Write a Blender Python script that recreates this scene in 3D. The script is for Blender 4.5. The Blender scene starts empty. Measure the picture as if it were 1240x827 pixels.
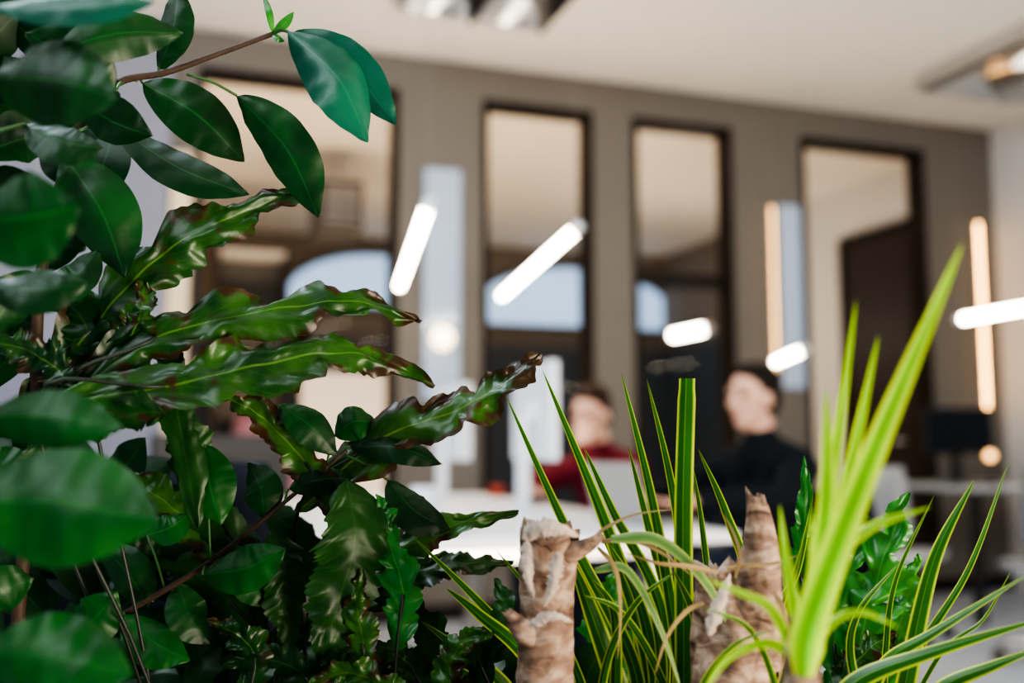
import bpy, bmesh, math, random
from mathutils import Vector, Matrix, noise
random.seed(7)
SC=bpy.context.scene
COL=SC.collection
R=math.radians
F=1205.0
# ------------------------------------------------------------ camera
cd=bpy.data.cameras.new('camera'); cam=bpy.data.objects.new('camera',cd); COL.objects.link(cam)
cam.location=(0,0,.95)
PITCH=math.atan(128.5/F); YAW=R(18.8)
cam.rotation_euler=(math.pi/2+PITCH,0,-YAW)
cd.sensor_width=36; cd.lens=F/1240*36; cd.clip_start=.02
cd.dof.use_dof=True; cd.dof.focus_distance=.635; cd.dof.aperture_fstop=3.1
SC.camera=cam
CR=cam.rotation_euler.to_matrix(); C0=Vector(cam.location)
def ray(px,py): return CR@Vector(((px-620)/F,-(py-413.5)/F,-1))
def P(px,py,d): return C0+ray(px,py)*d
def onz(px,py,z): r=ray(px,py); return C0+r*((z-C0.z)/r.z)
def ony(px,py,y): r=ray(px,py); return C0+r*(y/r.y)
def onx(px,py,x): r=ray(px,py); return C0+r*(x/r.x)
try:
    SC.view_settings.view_transform='AgX'
    SC.view_settings.look='AgX - High Contrast'
    SC.view_settings.exposure=-0.12
except Exception: pass
# ------------------------------------------------------------ materials
def nt(name):
    m=bpy.data.materials.new(name); m.use_nodes=True
    n=m.node_tree.nodes; l=m.node_tree.links
    return m,n,l,n['Principled BSDF']
def flat(name,c,rough=.6,metal=0,bump=0,scale=40,var=.08,spec=.5,emit=None,es=0):
    m,n,l,b=nt(name)
    nz=n.new('ShaderNodeTexNoise'); nz.inputs['Scale'].default_value=scale; nz.inputs['Detail'].default_value=4
    tc=n.new('ShaderNodeTexCoord'); l.new(tc.outputs['Object'],nz.inputs['Vector'])
    mx=n.new('ShaderNodeMix'); mx.data_type='RGBA'
    mx.inputs[6].default_value=tuple(x*(1-var) for x in c)+(1,)
    mx.inputs[7].default_value=tuple(min(1,x*(1+var)) for x in c)+(1,)
    l.new(nz.outputs['Fac'],mx.inputs[0]); l.new(mx.outputs[2],b.inputs['Base Color'])
    b.inputs['Roughness'].default_value=rough; b.inputs['Metallic'].default_value=metal
    b.inputs['Specular IOR Level'].default_value=spec
    if bump:
        bp=n.new('ShaderNodeBump'); bp.inputs['Strength'].default_value=bump; bp.inputs['Distance'].default_value=.004
        l.new(nz.outputs['Fac'],bp.inputs['Height']); l.new(bp.outputs['Normal'],b.inputs['Normal'])
    if emit:
        b.inputs['Emission Color'].default_value=emit+(1,); b.inputs['Emission Strength'].default_value=es
    return m
def mathn(n,l,op,a,b=None):
    k=n.new('ShaderNodeMath'); k.operation=op
    for i,v in enumerate((a,b)):
        if v is None: continue
        if isinstance(v,(int,float)): k.inputs[i].default_value=v
        else: l.new(v,k.inputs[i])
    return k.outputs[0]
def glass(name,tint=(1,1,1)):
    m,n,l,b=nt(name); n.remove(b)
    t=n.new('ShaderNodeBsdfTransparent'); t.inputs[0].default_value=tint+(1,)
    g=n.new('ShaderNodeBsdfGlossy'); g.inputs['Roughness'].default_value=.02
    f=n.new('ShaderNodeLayerWeight'); f.inputs['Blend'].default_value=.5
    fac=mathn(n,l,'ADD',mathn(n,l,'MULTIPLY',mathn(n,l,'POWER',f.outputs['Facing'],5),.5),.003)
    x=n.new('ShaderNodeMixShader'); l.new(fac,x.inputs[0]); l.new(t.outputs[0],x.inputs[1]); l.new(g.outputs[0],x.inputs[2])
    l.new(x.outputs[0],n['Material Output'].inputs[0]); return m
def twotone(name,lo,hi,z,soft):
    m,n,l,b=nt(name)
    g=n.new('ShaderNodeNewGeometry'); s=n.new('ShaderNodeSeparateXYZ'); l.new(g.outputs['Position'],s.inputs[0])
    mr=n.new('ShaderNodeMapRange'); mr.inputs[1].default_value=z-soft; mr.inputs[2].default_value=z+soft; l.new(s.outputs[2],mr.inputs[0])
    mx=n.new('ShaderNodeMix'); mx.data_type='RGBA'; mx.inputs[6].default_value=lo+(1,); mx.inputs[7].default_value=hi+(1,)
    l.new(mr.outputs[0],mx.inputs[0]); l.new(mx.outputs[2],b.inputs['Base Color']); b.inputs['Roughness'].default_value=.7
    return m
def leafmat(name,dark,light,rib,rough=.3,trans=.18,veins=16,brown=0,stops=None,vein_s=.0,bump=.15,spec=.5,ribs=.55):
    m,n,l,b=nt(name)
    uv=n.new('ShaderNodeUVMap'); sp=n.new('ShaderNodeSeparateXYZ'); l.new(uv.outputs[0],sp.inputs[0])
    u=sp.outputs[0]; v=sp.outputs[1]
    a=mathn(n,l,'MULTIPLY',mathn(n,l,'ABSOLUTE',mathn(n,l,'SUBTRACT',v,.5)),2)
    tc=n.new('ShaderNodeTexCoord'); nz=n.new('ShaderNodeTexNoise'); nz.inputs['Scale'].default_value=26; nz.inputs['Detail'].default_value=5
    l.new(tc.outputs['Object'],nz.inputs['Vector'])
    oi=n.new('ShaderNodeObjectInfo')
    if stops:
        cr=n.new('ShaderNodeValToRGB'); e=cr.color_ramp.elements
        e[0].position=stops[0][0]; e[0].color=stops[0][1]+(1,)
        e[1].position=stops[-1][0]; e[1].color=stops[-1][1]+(1,)
        for p,c in stops[1:-1]:
            k=e.new(p); k.color=c+(1,)
        l.new(a,cr.inputs[0]); col=cr.outputs[0]
        hv=n.new('ShaderNodeHueSaturation'); l.new(col,hv.inputs['Color'])
        l.new(mathn(n,l,'ADD',mathn(n,l,'MULTIPLY',nz.outputs['Fac'],.7),.6),hv.inputs['Value']); col=hv.outputs[0]
    else:
        mx=n.new('ShaderNodeMix'); mx.data_type='RGBA'; mx.inputs[6].default_value=dark+(1,); mx.inputs[7].default_value=light+(1,)
        mr=n.new('ShaderNodeMapRange'); mr.inputs[1].default_value=.35; mr.inputs[2].default_value=.68; l.new(nz.outputs['Fac'],mr.inputs[0])
        fac=mathn(n,l,'MULTIPLY',mr.outputs[0],mathn(n,l,'ADD',oi.outputs['Random'],.3))
        l.new(fac,mx.inputs[0]); col=mx.outputs[2]
        w=mathn(n,l,'SINE',mathn(n,l,'MULTIPLY',mathn(n,l,'SUBTRACT',u,mathn(n,l,'MULTIPLY',a,.12)),veins*6.283))
        ve=mathn(n,l,'MULTIPLY',mathn(n,l,'GREATER_THAN',w,.96),vein_s)
        ri=mathn(n,l,'MULTIPLY',mathn(n,l,'LESS_THAN',a,.035),ribs)
        m2=n.new('ShaderNodeMix'); m2.data_type='RGBA'; l.new(mathn(n,l,'MAXIMUM',ve,ri),m2.inputs[0]); l.new(col,m2.inputs[6]); m2.inputs[7].default_value=rib+(1,)
        col=m2.outputs[2]
        bp=n.new('ShaderNodeBump'); bp.inputs['Strength'].default_value=bump; bp.inputs['Distance'].default_value=.004
        l.new(nz.outputs['Fac'],bp.inputs['Height']); l.new(bp.outputs[0],b.inputs['Normal'])
    if brown:
        n2=n.new('ShaderNodeTexNoise'); n2.inputs['Scale'].default_value=55; n2.inputs['Detail'].default_value=4; l.new(tc.outputs['Object'],n2.inputs['Vector'])
        sc=mathn(n,l,'ADD',mathn(n,l,'MULTIPLY',mathn(n,l,'MULTIPLY',a,a),brown),n2.outputs['Fac'])
        sc=mathn(n,l,'ADD',sc,mathn(n,l,'MULTIPLY',mathn(n,l,'POWER',u,6),.35*(1 if brown>.3 else .4)))
        cr=n.new('ShaderNodeValToRGB'); e=cr.color_ramp.elements
        e[0].position=.63; e[0].color=(0,0,0,1); e[1].position=.71; e[1].color=(1,1,1,1); l.new(sc,cr.inputs[0])
        m3=n.new('ShaderNodeMix'); m3.data_type='RGBA'; l.new(cr.outputs[0],m3.inputs[0]); l.new(col,m3.inputs[6])
        mb=n.new('ShaderNodeMix'); mb.data_type='RGBA'; mb.inputs[6].default_value=(.006,.005,.003,1); mb.inputs[7].default_value=(.075,.042,.012,1); l.new(nz.outputs['Fac'],mb.inputs[0]); l.new(mb.outputs[2],m3.inputs[7]); col=m3.outputs[2]
    l.new(col,b.inputs['Base Color']); b.inputs['Roughness'].default_value=rough; b.inputs['Specular IOR Level'].default_value=spec
    tr=n.new('ShaderNodeBsdfTranslucent'); hv=n.new('ShaderNodeHueSaturation'); hv.inputs['Value'].default_value=2.4; hv.inputs['Hue'].default_value=.48
    l.new(col,hv.inputs['Color']); l.new(hv.outputs[0],tr.inputs[0])
    x=n.new('ShaderNodeMixShader'); x.inputs[0].default_value=trans
    l.new(b.outputs[0],x.inputs[1]); l.new(tr.outputs[0],x.inputs[2]); l.new(x.outputs[0],n['Material Output'].inputs[0])
    return m
M={}
M['wall']=flat('taupe paint',(.165,.146,.125),.75,scale=3,var=.05)
M['pale_wall']=flat('lilac grey paint',(.26,.26,.31),.8,scale=3,var=.04)
M['white_wall']=flat('white paint',(.60,.595,.59),.8,scale=3,var=.03)
M['rear_wall']=twotone('two tone rear wall',(.050,.068,.095),(.19,.16,.13),2.12,.12)  # dark blue-grey below, brown above, blended by height
M['casing']=flat('dark grey casing',(.10,.095,.09),.6)
M['ceiling']=flat('ceiling paint',(.78,.73,.665),.85,scale=4,var=.03)
M['floor']=flat('pale grey floor',(.50,.56,.65),.35,scale=5,var=.06)
M['brown_wood']=flat('dark brown frame wood',(.016,.010,.006),.5,scale=12,var=.3,spec=.3)
M['door']=flat('dark brown door',(.026,.016,.012),.5,scale=9,var=.25)
M['glass']=glass('window glass',(.93,.95,.97))
M['sky_pane']=flat('daylight pane',(.6,.75,.9),.3,emit=(.40,.66,1.0),es=.85)
M['black']=flat('black plastic',(.015,.015,.017),.45)
M['dark_fabric']=flat('blue black fabric',(.014,.018,.032),.85,bump=.3,scale=150)
M['white_plastic']=flat('white plastic',(.76,.79,.84),.35,var=.02)
M['shell']=flat('pale grey shell',(.42,.44,.47),.4,var=.02)
M['grey_plastic']=flat('mid grey fabric',(.22,.24,.28),.7,bump=.2,scale=150)
M['pink']=flat('dusty pink fabric',(.50,.28,.32),.8,bump=.2,scale=120)
M['alu']=flat('aluminium',(.62,.62,.63),.32,metal=1,var=.03)
M['wire']=flat('thin grey wire',(.3,.29,.28),.6)
M['silver']=flat('silver laptop shell',(.36,.35,.33),.4,metal=.3,var=.03)
M['mirror_metal']=flat('polished reflector metal',(.80,.78,.75),.12,metal=1,var=.05)
M['table']=flat('white laminate',(.88,.89,.91),.3,var=.02)
M['screen']=flat('dark screen',(.01,.011,.014),.12)
M['tube']=flat('lit tube',(1,1,1),.4,emit=(1.0,.86,.66),es=38)
M['tube_dim']=flat('lit tube dim',(1,1,1),.4,emit=(1.0,.72,.42),es=4.5)
M['tube_off']=flat('frosted lamp',(.9,.88,.84),.4,emit=(1.0,.92,.80),es=1.8)
M['amber']=flat('amber lamp shade',(1,.7,.4),.4,emit=(1.0,.50,.16),es=5)
M['led']=flat('warm led strip',(1,.8,.5),.4,emit=(1.0,.52,.17),es=13)
M['led_dim']=flat('dim warm led strip',(1,.8,.5),.4,emit=(1.0,.52,.17),es=7)
M['cream']=flat('cream glow strip',(.70,.56,.38),.6,emit=(1.0,.70,.38),es=.15)  # cream colour and faint emission stand in for warm light on the edge
M['blue_glass']=flat('pale blue glass panel',(.38,.46,.58),.12,var=.1,emit=(.5,.65,.9),es=.15)  # faint blue emission added so the glass glows without a lamp
M['red']=flat('red glaze',(.45,.05,.025),.35)
M['paper']=flat('white paper',(.85,.84,.82),.8,var=.02)
M['terra']=flat('charcoal planter',(.05,.05,.052),.6,bump=.4,scale=60)
M['soil']=flat('potting soil',(.035,.022,.014),.95,bump=1,scale=90,var=.5)
M['skin']=flat('skin',(.64,.37,.27),.5,var=.06,scale=20)
M['hair_d']=flat('dark brown hair',(.012,.008,.006),.65,bump=.8,scale=120,var=.5,spec=.25)
M['hair_b']=flat('brown hair',(.028,.012,.007),.65,bump=.8,scale=120,var=.5,spec=.25)
M['black_knit']=flat('black knit',(.007,.010,.014),.9,bump=.4,scale=160,spec=.2)
M['maroon']=flat('maroon cotton',(.14,.010,.020),.85,bump=.3,scale=160,spec=.3)
M['jeans']=flat('dark denim',(.02,.03,.055),.85,bump=.3,scale=160)
M['shoe']=flat('shoe leather',(.03,.025,.02),.5)
M['eye']=flat('eye',(.03,.02,.015),.1)
M['lip']=flat('lips',(.42,.18,.15),.5)
M['ficus']=leafmat('ficus leaf',(.003,.024,.006),(.011,.072,.014),(.02,.11,.025),.40,.12,spec=.30)
M['ficus_teal']=leafmat('ficus leaf teal',(.010,.080,.050),(.018,.125,.070),(.04,.16,.08),.38,.12,spec=.36)
M['ficus_bright']=leafmat('ficus leaf bright',(.004,.052,.007),(.013,.108,.013),(.02,.14,.02),.42,.18,spec=.30)
M['fern']=leafmat('fern frond',(.004,.034,.006),(.045,.160,.014),(.11,.24,.035),.34,.24,22,brown=.17,vein_s=.10,bump=.4,spec=.42)
M['fern_brown']=leafmat('browned fern frond',(.005,.034,.005),(.050,.160,.013),(.14,.24,.03),.34,.22,22,brown=.32,vein_s=.1,bump=.4,spec=.42)
M['fern_light']=leafmat('fresh fern frond',(.012,.12,.02),(.05,.26,.032),(.09,.3,.05),.34,.28,18,vein_s=.1,bump=.3)
M['fern_dark']=leafmat('shaded fern frond',(.003,.024,.004),(.018,.085,.011),(.03,.09,.015),.40,.16,18,bump=.3,spec=.32)  # darker copy of the fern green, shade put into the colour
M['blade']=leafmat('striped blade',None,None,None,.36,.28,stops=[(0,(.11,.29,.012)),(.08,(.018,.115,.008)),(.66,(.018,.105,.008)),(.78,(.26,.42,.02)),(.92,(.50,.58,.05)),(1,(.28,.33,.03))])
M['blade_near']=leafmat('yellow green blade',None,None,None,.42,.4,stops=[(0,(.10,.37,.006)),(.3,(.15,.45,.008)),(.6,(.36,.62,.015)),(1,(.54,.70,.04))])
M['blade_grey']=leafmat('faded blade',None,None,None,.5,.2,stops=[(0,(.07,.17,.035)),(.5,(.12,.23,.06)),(1,(.34,.36,.13))])
M['blade_dry']=leafmat('dry straw blade',None,None,None,.7,.2,stops=[(0,(.22,.15,.06)),(.5,(.32,.23,.10)),(1,(.20,.13,.05))])
M['stem']=flat('brown twig',(.045,.024,.012),.7,bump=.5,scale=80,var=.3)
M['green_stem']=flat('green stalk',(.03,.10,.02),.5,scale=60,var=.3)
M['dark_stem']=flat('dark stalk',(.012,.018,.010),.5,scale=60,var=.3)
def canemat():
    m,n,l,b=nt('dry cane bark')
    tc=n.new('ShaderNodeTexCoord'); mp=n.new('ShaderNodeMapping'); mp.inputs['Scale'].default_value=(60,60,110); l.new(tc.outputs['Object'],mp.inputs[0])
    nz=n.new('ShaderNodeTexNoise'); nz.inputs['Scale'].default_value=1.0; nz.inputs['Detail'].default_value=8; nz.inputs['Distortion'].default_value=1.2; l.new(mp.outputs[0],nz.inputs['Vector'])
    wv=n.new('ShaderNodeTexWave'); wv.bands_direction='Z'; wv.inputs['Scale'].default_value=15; wv.inputs['Distortion'].default_value=6; wv.inputs['Detail'].default_value=3; wv.inputs['Detail Scale'].default_value=3; l.new(tc.outputs['Object'],wv.inputs['Vector'])
    cr=n.new('ShaderNodeValToRGB'); e=cr.color_ramp.elements
    e[0].position=.25; e[0].color=(.055,.028,.017,1); e[1].position=.8; e[1].color=(.56,.43,.33,1)
    k=e.new(.48); k.color=(.24,.145,.095,1)
    mx=mathn(n,l,'ADD',mathn(n,l,'MULTIPLY',wv.outputs['Fac'],.2),mathn(n,l,'MULTIPLY',nz.outputs['Fac'],.76))
    l.new(mx,cr.inputs[0]); l.new(cr.outputs[0],b.inputs['Base Color']); b.inputs['Roughness'].default_value=.75
    bp=n.new('ShaderNodeBump'); bp.inputs['Strength'].default_value=.65; bp.inputs['Distance'].default_value=.003; l.new(mx,bp.inputs['Height']); l.new(bp.outputs[0],b.inputs['Normal'])
    return m
M['cane']=canemat()
M['pith']=flat('peeling pale bark',(.46,.37,.30),.9,bump=.8,scale=110,var=.5)
# ------------------------------------------------------------ object helpers
def mesh_obj(name,me,mat,parent=None,smooth=False):
    o=bpy.data.objects.new(name,me); COL.objects.link(o)
    if mat: 
        me.materials.clear(); me.materials.append(mat)
    if smooth:
        for p in me.polygons: p.use_smooth=True
    if parent: o.parent=parent
    return o
def obj(name,bm,mat,parent=None,smooth=False,world=False):
    me=bpy.data.meshes.new(name)
    if not world: bmesh.ops.recalc_face_normals(bm,faces=bm.faces[:])
    bm.to_mesh(me); bm.free()
    if world and parent: me.transform(Matrix.Translation(-parent.location))
    return mesh_obj(name,me,mat,parent,smooth)
def tag(o,label,cat,group=None):
    o['label']=label; o['category']=cat
    if group: o['group']=group
    return o
def thing(name,label,cat,loc=(0,0,0),rz=0,group=None):
    o=bpy.data.objects.new(name,None); COL.objects.link(o); o.empty_display_size=.1
    o.location=loc; o.rotation_euler=(0,0,rz)
    return tag(o,label,cat,group)
def struct(name,bm,mat,parent=None):
    o=obj(name,bm,mat,parent)
    if not parent: o['kind']='structure'
    return o
def B(): return bmesh.new()
def box(bm,x0,x1,y0,y1,z0,z1,bev=0,seg=2):
    r=bmesh.ops.create_cube(bm,size=1,matrix=Matrix.Translation(((x0+x1)/2,(y0+y1)/2,(z0+z1)/2))@Matrix.Diagonal((abs(x1-x0),abs(y1-y0),abs(z1-z0),1)))
    if bev:
        es=set()
        for v in r['verts']: es.update(v.link_edges)
        bmesh.ops.bevel(bm,geom=list(es),offset=bev,segments=seg,affect='EDGES',profile=.5)
    return bm
def frame_of(t):
    t=t.normalized(); a=Vector((0,0,1)) if abs(t.z)<.9 else Vector((1,0,0))
    s=t.cross(a).normalized(); return s,s.cross(t).normalized()
def tube(bm,pts,rad,seg=10,cap=True):
    pts=[Vector(p) for p in pts]; n=len(pts); rings=[]
    for i,p in enumerate(pts):
        t=(pts[min(i+1,n-1)]-pts[max(i-1,0)]); s,u=frame_of(t)
        r=rad[i] if isinstance(rad,(list,tuple)) else rad
        rings.append([bm.verts.new(p+s*(r*math.cos(2*math.pi*k/seg))+u*(r*math.sin(2*math.pi*k/seg))) for k in range(seg)])
    for a,b in zip(rings,rings[1:]):
        for k in range(seg): bm.faces.new((a[k],a[(k+1)%seg],b[(k+1)%seg],b[k]))
    if cap: bm.faces.new(rings[0][::-1]); bm.faces.new(rings[-1])
    return bm
def capsule(bm,p0,p1,r0,r1,seg=14):
    p0=Vector(p0);p1=Vector(p1); t=(p1-p0)
    if t.length<1e-6: t=Vector((0,0,1e-4))
    tn=t.normalized(); s,u=frame_of(tn); rings=[]
    prof=[(p0,r0,a) for a in (-60,-30,0)]+[(p1,r1,a) for a in (0,30,60)]
    a0=bm.verts.new(p0-tn*r0)
    for c,r,a in prof:
        cc=c+tn*(r*math.sin(R(a))); rr=r*math.cos(R(a))
        rings.append([bm.verts.new(cc+s*(rr*math.cos(2*math.pi*k/seg))+u*(rr*math.sin(2*math.pi*k/seg))) for k in range(seg)])
    a1=bm.verts.new(p1+tn*r1)
    for k in range(seg):
        bm.faces.new((a0,rings[0][(k+1)%seg],rings[0][k])); bm.faces.new((a1,rings[-1][k],rings[-1][(k+1)%seg]))
    for a,b in zip(rings,rings[1:]):
        for k in range(seg): bm.faces.new((a[k],a[(k+1)%seg],b[(k+1)%seg],b[k]))
def ell(bm,c,rx,ry,rz,rot=None,seg=20):
    m=Matrix.Translation(c)
    if rot: m=m@rot.to_4x4()
    bmesh.ops.create_uvsphere(bm,u_segments=seg,v_segments=seg//2+2,radius=1,matrix=m@Matrix.Diagonal((rx,ry,rz,1)))
def catmull(pts,n):
    pts=[Vector(p) for p in pts]
    if len(pts)==2: return [pts[0].lerp(pts[1],i/(n-1)) for i in range(n)]
    q=[pts[0]*2-pts[1]]+pts+[pts[-1]*2-pts[-2]]; out=[]; m=len(pts)-1
    for i in range(n):
        x=i/(n-1)*m; k=min(int(x),m-1); t=x-k; a,b,c,d=q[k:k+4]
        out.append(.5*((2*b)+(c-a)*t+(2*a-5*b+4*c-d)*t*t+(3*b-a-3*c+d)*t**3))
    return out
# ------------------------------------------------------------ leaves
def prof_ficus(t,s): 
    w=max(0,math.sin(math.pi*min(1,t)**.92))**.72
    return w*(1-.25*max(0,t-.8)/.2)
def prof_blade(t,s): return min(1,.55+t*3)*max(0,1-t**2.0)**.75
def prof_blunt(t,s): return min(1,.6+t*3)*(1 if t<.97 else .9)
def mk_frond(N,amp,ph,jag=.22):
    sd=random.uniform(0,50)
    def f(t,s):
        env=max(0,math.sin(math.pi*min(1,t)**.75))**.6*(1-.4*t)
        sg=1 if s>0 else -1
        tt=t+(.5/N if s>0 else 0)+ph+.06*noise.noise(Vector((t*6,sg*3,sd)))
        lob=abs(math.cos(math.pi*tt*N))**.7*(1+.6*noise.noise(Vector((t*N*.9,sg*5,sd+9))))
        j=1+jag*noise.noise(Vector((t*38,sg*7,sd)))+jag*.9*noise.noise(Vector((t*15,sg*4,sd+3)))
        return max(.02,env*((1-amp)+amp*lob)*j)
    return f
def leaf_geo(bm,pts,w,roll,prof,nl=22,nw=6,cup=.12,wave=0,wk=3,shear=0,fold=0,ph=0.0,twist=0,crinkle=0):
    uvl=bm.loops.layers.uv.verify()
    cp=catmull(pts,nl); grid=[]
    for i,p in enumerate(cp):
        t=i/(nl-1)
        tg=(cp[min(i+1,nl-1)]-cp[max(i-1,0)]).normalized()
        vw=(p-C0).normalized(); s=tg.cross(vw)
        if s.length<.05: s=tg.cross(Vector((0,0,1)))
        s.normalize(); n=s.cross(tg).normalized()
        a=R(roll+twist*(t-.5)); s2=s*math.cos(a)+n*math.sin(a); n2=n*math.cos(a)-s*math.sin(a)
        row=[]
        for j in range(nw+1):
            v=-1+2*j/nw; hw=w*.5*prof(t,v)
            wob=wave*w*math.sin(wk*6.283*t+ph+(1.3 if v>0 else 0))*v*v*math.sin(math.pi*t)
            if crinkle: wob+=crinkle*w*noise.noise(Vector((t*11+ph,v*1.6,ph)))*(.35+abs(v))
            q=p+s2*(v*hw)+n2*(w*.5*(cup*v*v+fold*abs(v))*prof(t,v))+n2*wob+tg*(shear*abs(v)**1.3*hw)
            row.append((bm.verts.new(q),(t,j/nw)))
        grid.append(row)
    for a,b in zip(grid,grid[1:]):
        for j in range(nw):
            qs=(a[j],a[j+1],b[j+1],b[j])
            f=bm.faces.new([x[0] for x in qs])
            for lp,x in zip(f.loops,qs): lp[uvl].uv=x[1]
            f.smooth=True
def px_pts(pts): return [P(*p) for p in pts]
def wpx(w,pts): return w/F*(sum(p[2] for p in pts)/len(pts))
def bow(b,t,off):
    mx=(b[0]+t[0])/2; my=(b[1]+t[1])/2; dx=t[0]-b[0]; dy=t[1]-b[1]; L=math.hypot(dx,dy) or 1
    return [b,(mx-dy/L*off,my+dx/L*off,(b[2]+t[2])/2-.006),t]
# ------------------------------------------------------------ room
W=5.435; H=3.2
def wx(px,py=300): return ony(px,py,W).x
wins=[(234,482),(584,718),(767,888),(972,1122)]
TOP=sum(ony(px,py,W).z for px,py in ((365,95),(650,125),(828,148),(1045,178)))/4
SILL=.30; TH=.12
bm=B(); box(bm,-6,6.2,-3,11,-.1,0); struct('floor',bm,M['floor'])
bm=B(); box(bm,-6,6.2,-1.2,11,H,H+.1); struct('ceiling',bm,M['ceiling'])
bm=B(); xs=[(wx(a),wx(b)) for a,b in wins]
XL=wx(202); prev=XL
for a,b in xs:
    box(bm,prev,a,W,W+TH,0,H); prev=b
    box(bm,a,b,W,W+TH,0,SILL); box(bm,a,b,W,W+TH,TOP,H)
XR=5.45
box(bm,prev,XR,W,W+TH,0,H); struct('wall_back',bm,M['wall'])
bm=B(); box(bm,-6,XL,W-.05,W+TH,0,H); struct('wall_back_left',bm,M['pale_wall'])
bm=B(); box(bm,XR,XR+.12,.5,8.5,0,H); struct('wall_right',bm,M['white_wall'])
YR=10.5
bm=B(); box(bm,XR,XR+.12,8.5,YR+.12,0,H); struct('wall_right_rear',bm,M['rear_wall'])
bm=B(); box(bm,-3.12,-3,W+TH,10.62,0,H); struct('wall_left',bm,M['white_wall'])
bm=B(); box(bm,-3,XR,YR,YR+.12,0,H); struct('wall_rear',bm,M['rear_wall'])
bm=B(); box(bm,XL,XR,W-.012,W,0,.09); struct('baseboard_back',bm,M['brown_wood'])
for i,(a,b) in enumerate(xs):
    root=bpy.data.objects.new('window_%d'%(i+1),None); COL.objects.link(root); root['kind']='structure'; root.location=((a+b)/2,W,SILL)
    bm=B(); f=.036; y0=W-.012; y1=W+TH+.01
    box(bm,a,a+f,y0,y1,SILL,TOP); box(bm,b-f,b,y0,y1,SILL,TOP); box(bm,a+f,b-f,y0,y1,TOP-f,TOP); box(bm,a+f,b-f,y0,y1,SILL,SILL+f)
    if i==2:
        z=ony(828,338,W).z; box(bm,a+f,b-f,W+.04,W+.08,z-.04,z+.04)
    obj('window_frame',bm,M['brown_wood'],root,world=True)
    bm=B(); box(bm,a+f,b-f,W+.085,W+.091,SILL+f,TOP-f); obj('pane',bm,M['glass'],root,world=True)
def arch(name,pl,pr,pt,pb,psh):
    x0=ony(pl,400,YR).x; x1=ony(pr,400,YR).x; xm=(x0+x1)/2
    zt=ony((pl+pr)/2,pt,YR).z; zb=ony((pl+pr)/2,pb,YR).z; zs=ony((pl+pr)/2,psh,YR).z
    root=bpy.data.objects.new(name,None); COL.objects.link(root); root['kind']='structure'; root.location=(xm,YR,zb)
    def ring(g): return [(x0-g,zb-g)]+[(xm+(x1-x0+2*g)/2*math.cos(a),zs+(zt-zs+g)*math.sin(a)) for a in [math.pi*(1-k/24) for k in range(25)]]+[(x1+g,zb-g)]
    bm=B(); vs=[bm.verts.new((x,YR-.03,z)) for x,z in ring(0)]; bm.faces.new(vs); obj('pane',bm,M['sky_pane'],root,world=True)
    bm=B(); a=ring(0); b=ring(.07)
    va=[bm.verts.new((x,YR-.06,z)) for x,z in a]; vb=[bm.verts.new((x,YR-.06,z)) for x,z in b]; vc=[bm.verts.new((x,YR,z)) for x,z in b]; vd=[bm.verts.new((x,YR-.02,z)) for x,z in a]
    n=len(a)
    for k in range(n):
        j=(k+1)%n
        bm.faces.new((va[k],va[j],vb[j],vb[k])); bm.faces.new((vb[k],vb[j],vc[j],vc[k])); bm.faces.new((vd[k],vd[j],va[j],va[k]))
    obj('window_frame',bm,M['casing'],root,world=True)
arch('window_5',345,560,310,372,362); arch('window_6',574,815,326,396,380)
ya=onx(1030,400,XR).y; yb=onx(1112,400,XR).y; zt=onx(1070,285,XR).z
root=bpy.data.objects.new('door_1',None); COL.objects.link(root); root['kind']='structure'; root.location=(XR,(ya+yb)/2,0)
lo,hi=min(ya,yb),max(ya,yb)
bm=B(); box(bm,XR-.04,XR-.002,lo,hi,0.005,zt,.006); obj('door_panel',bm,M['door'],root,world=True)
bm=B(); box(bm,XR-.06,XR-.001,lo-.06,lo,0,zt+.06); box(bm,XR-.06,XR-.001,hi,hi+.06,0,zt+.06); box(bm,XR-.06,XR-.001,lo,hi,zt,zt+.06); obj('door_frame',bm,M['brown_wood'],root,world=True)
bm=B(); tube(bm,[(XR-.04,lo+.1,1),(XR-.09,lo+.1,1),(XR-.09,lo+.22,1)],.01,8); obj('door_handle',bm,M['alu'],root,world=True)
# ------------------------------------------------------------ wall fixtures
def wall_panel(pl,pr,pt,pb,mat,name,label,cat,group=None):
    x0=wx(pl);x1=wx(pr); zt=ony((pl+pr)/2,pt,W).z; zb=ony((pl+pr)/2,pb,W).z
    t=thing(name,label,cat,((x0+x1)/2,W-.02,zb),0,group)
    bm=B(); box(bm,x0,x1,W-.03,W,zb,zt,.004); obj('panel',bm,mat,t,world=True)
    for z in (zb+.08,zt-.08):
        bm=B(); box(bm,(x0+x1)/2-.015,(x0+x1)/2+.015,W-.036,W-.028,z-.015,z+.015); obj('clip',bm,M['alu'],t,world=True)
wall_panel(513,556,206,485,M['blue_glass'],'glass_panel','tall pale blue glass strip on the pillar beside the steep lit tube','glass panel')
wall_panel(943,967,250,470,M['blue_glass'],'glass_panel','slim pale blue glass strip on the pillar behind the man in black','glass panel')
wall_panel(204,230,185,545,M['cream'],'wall_panel','cream strip for the warm-lit wall edge at the left of the widest window','wall panel')  # strip added in place of warm light on the pillar edge
def led(px,pt,pb,w,label,mat):
    x=wx(px); zt=ony(px,pt,W).z; zb=ony(px,pb,W).z
    t=thing('led_strip',label,'wall light',(x,W-.03,zb),0,'upright light strips on the wall')
    bm=B(); box(bm,x-w/2-.008,x+w/2+.008,W-.03,W,zb-.01,zt+.01); obj('channel',bm,M['wire'],t,world=True)
    bm=B(); box(bm,x-w/2,x+w/2,W-.045,W-.031,zb,zt,.003); obj('diffuser',bm,mat,t,world=True)
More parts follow.
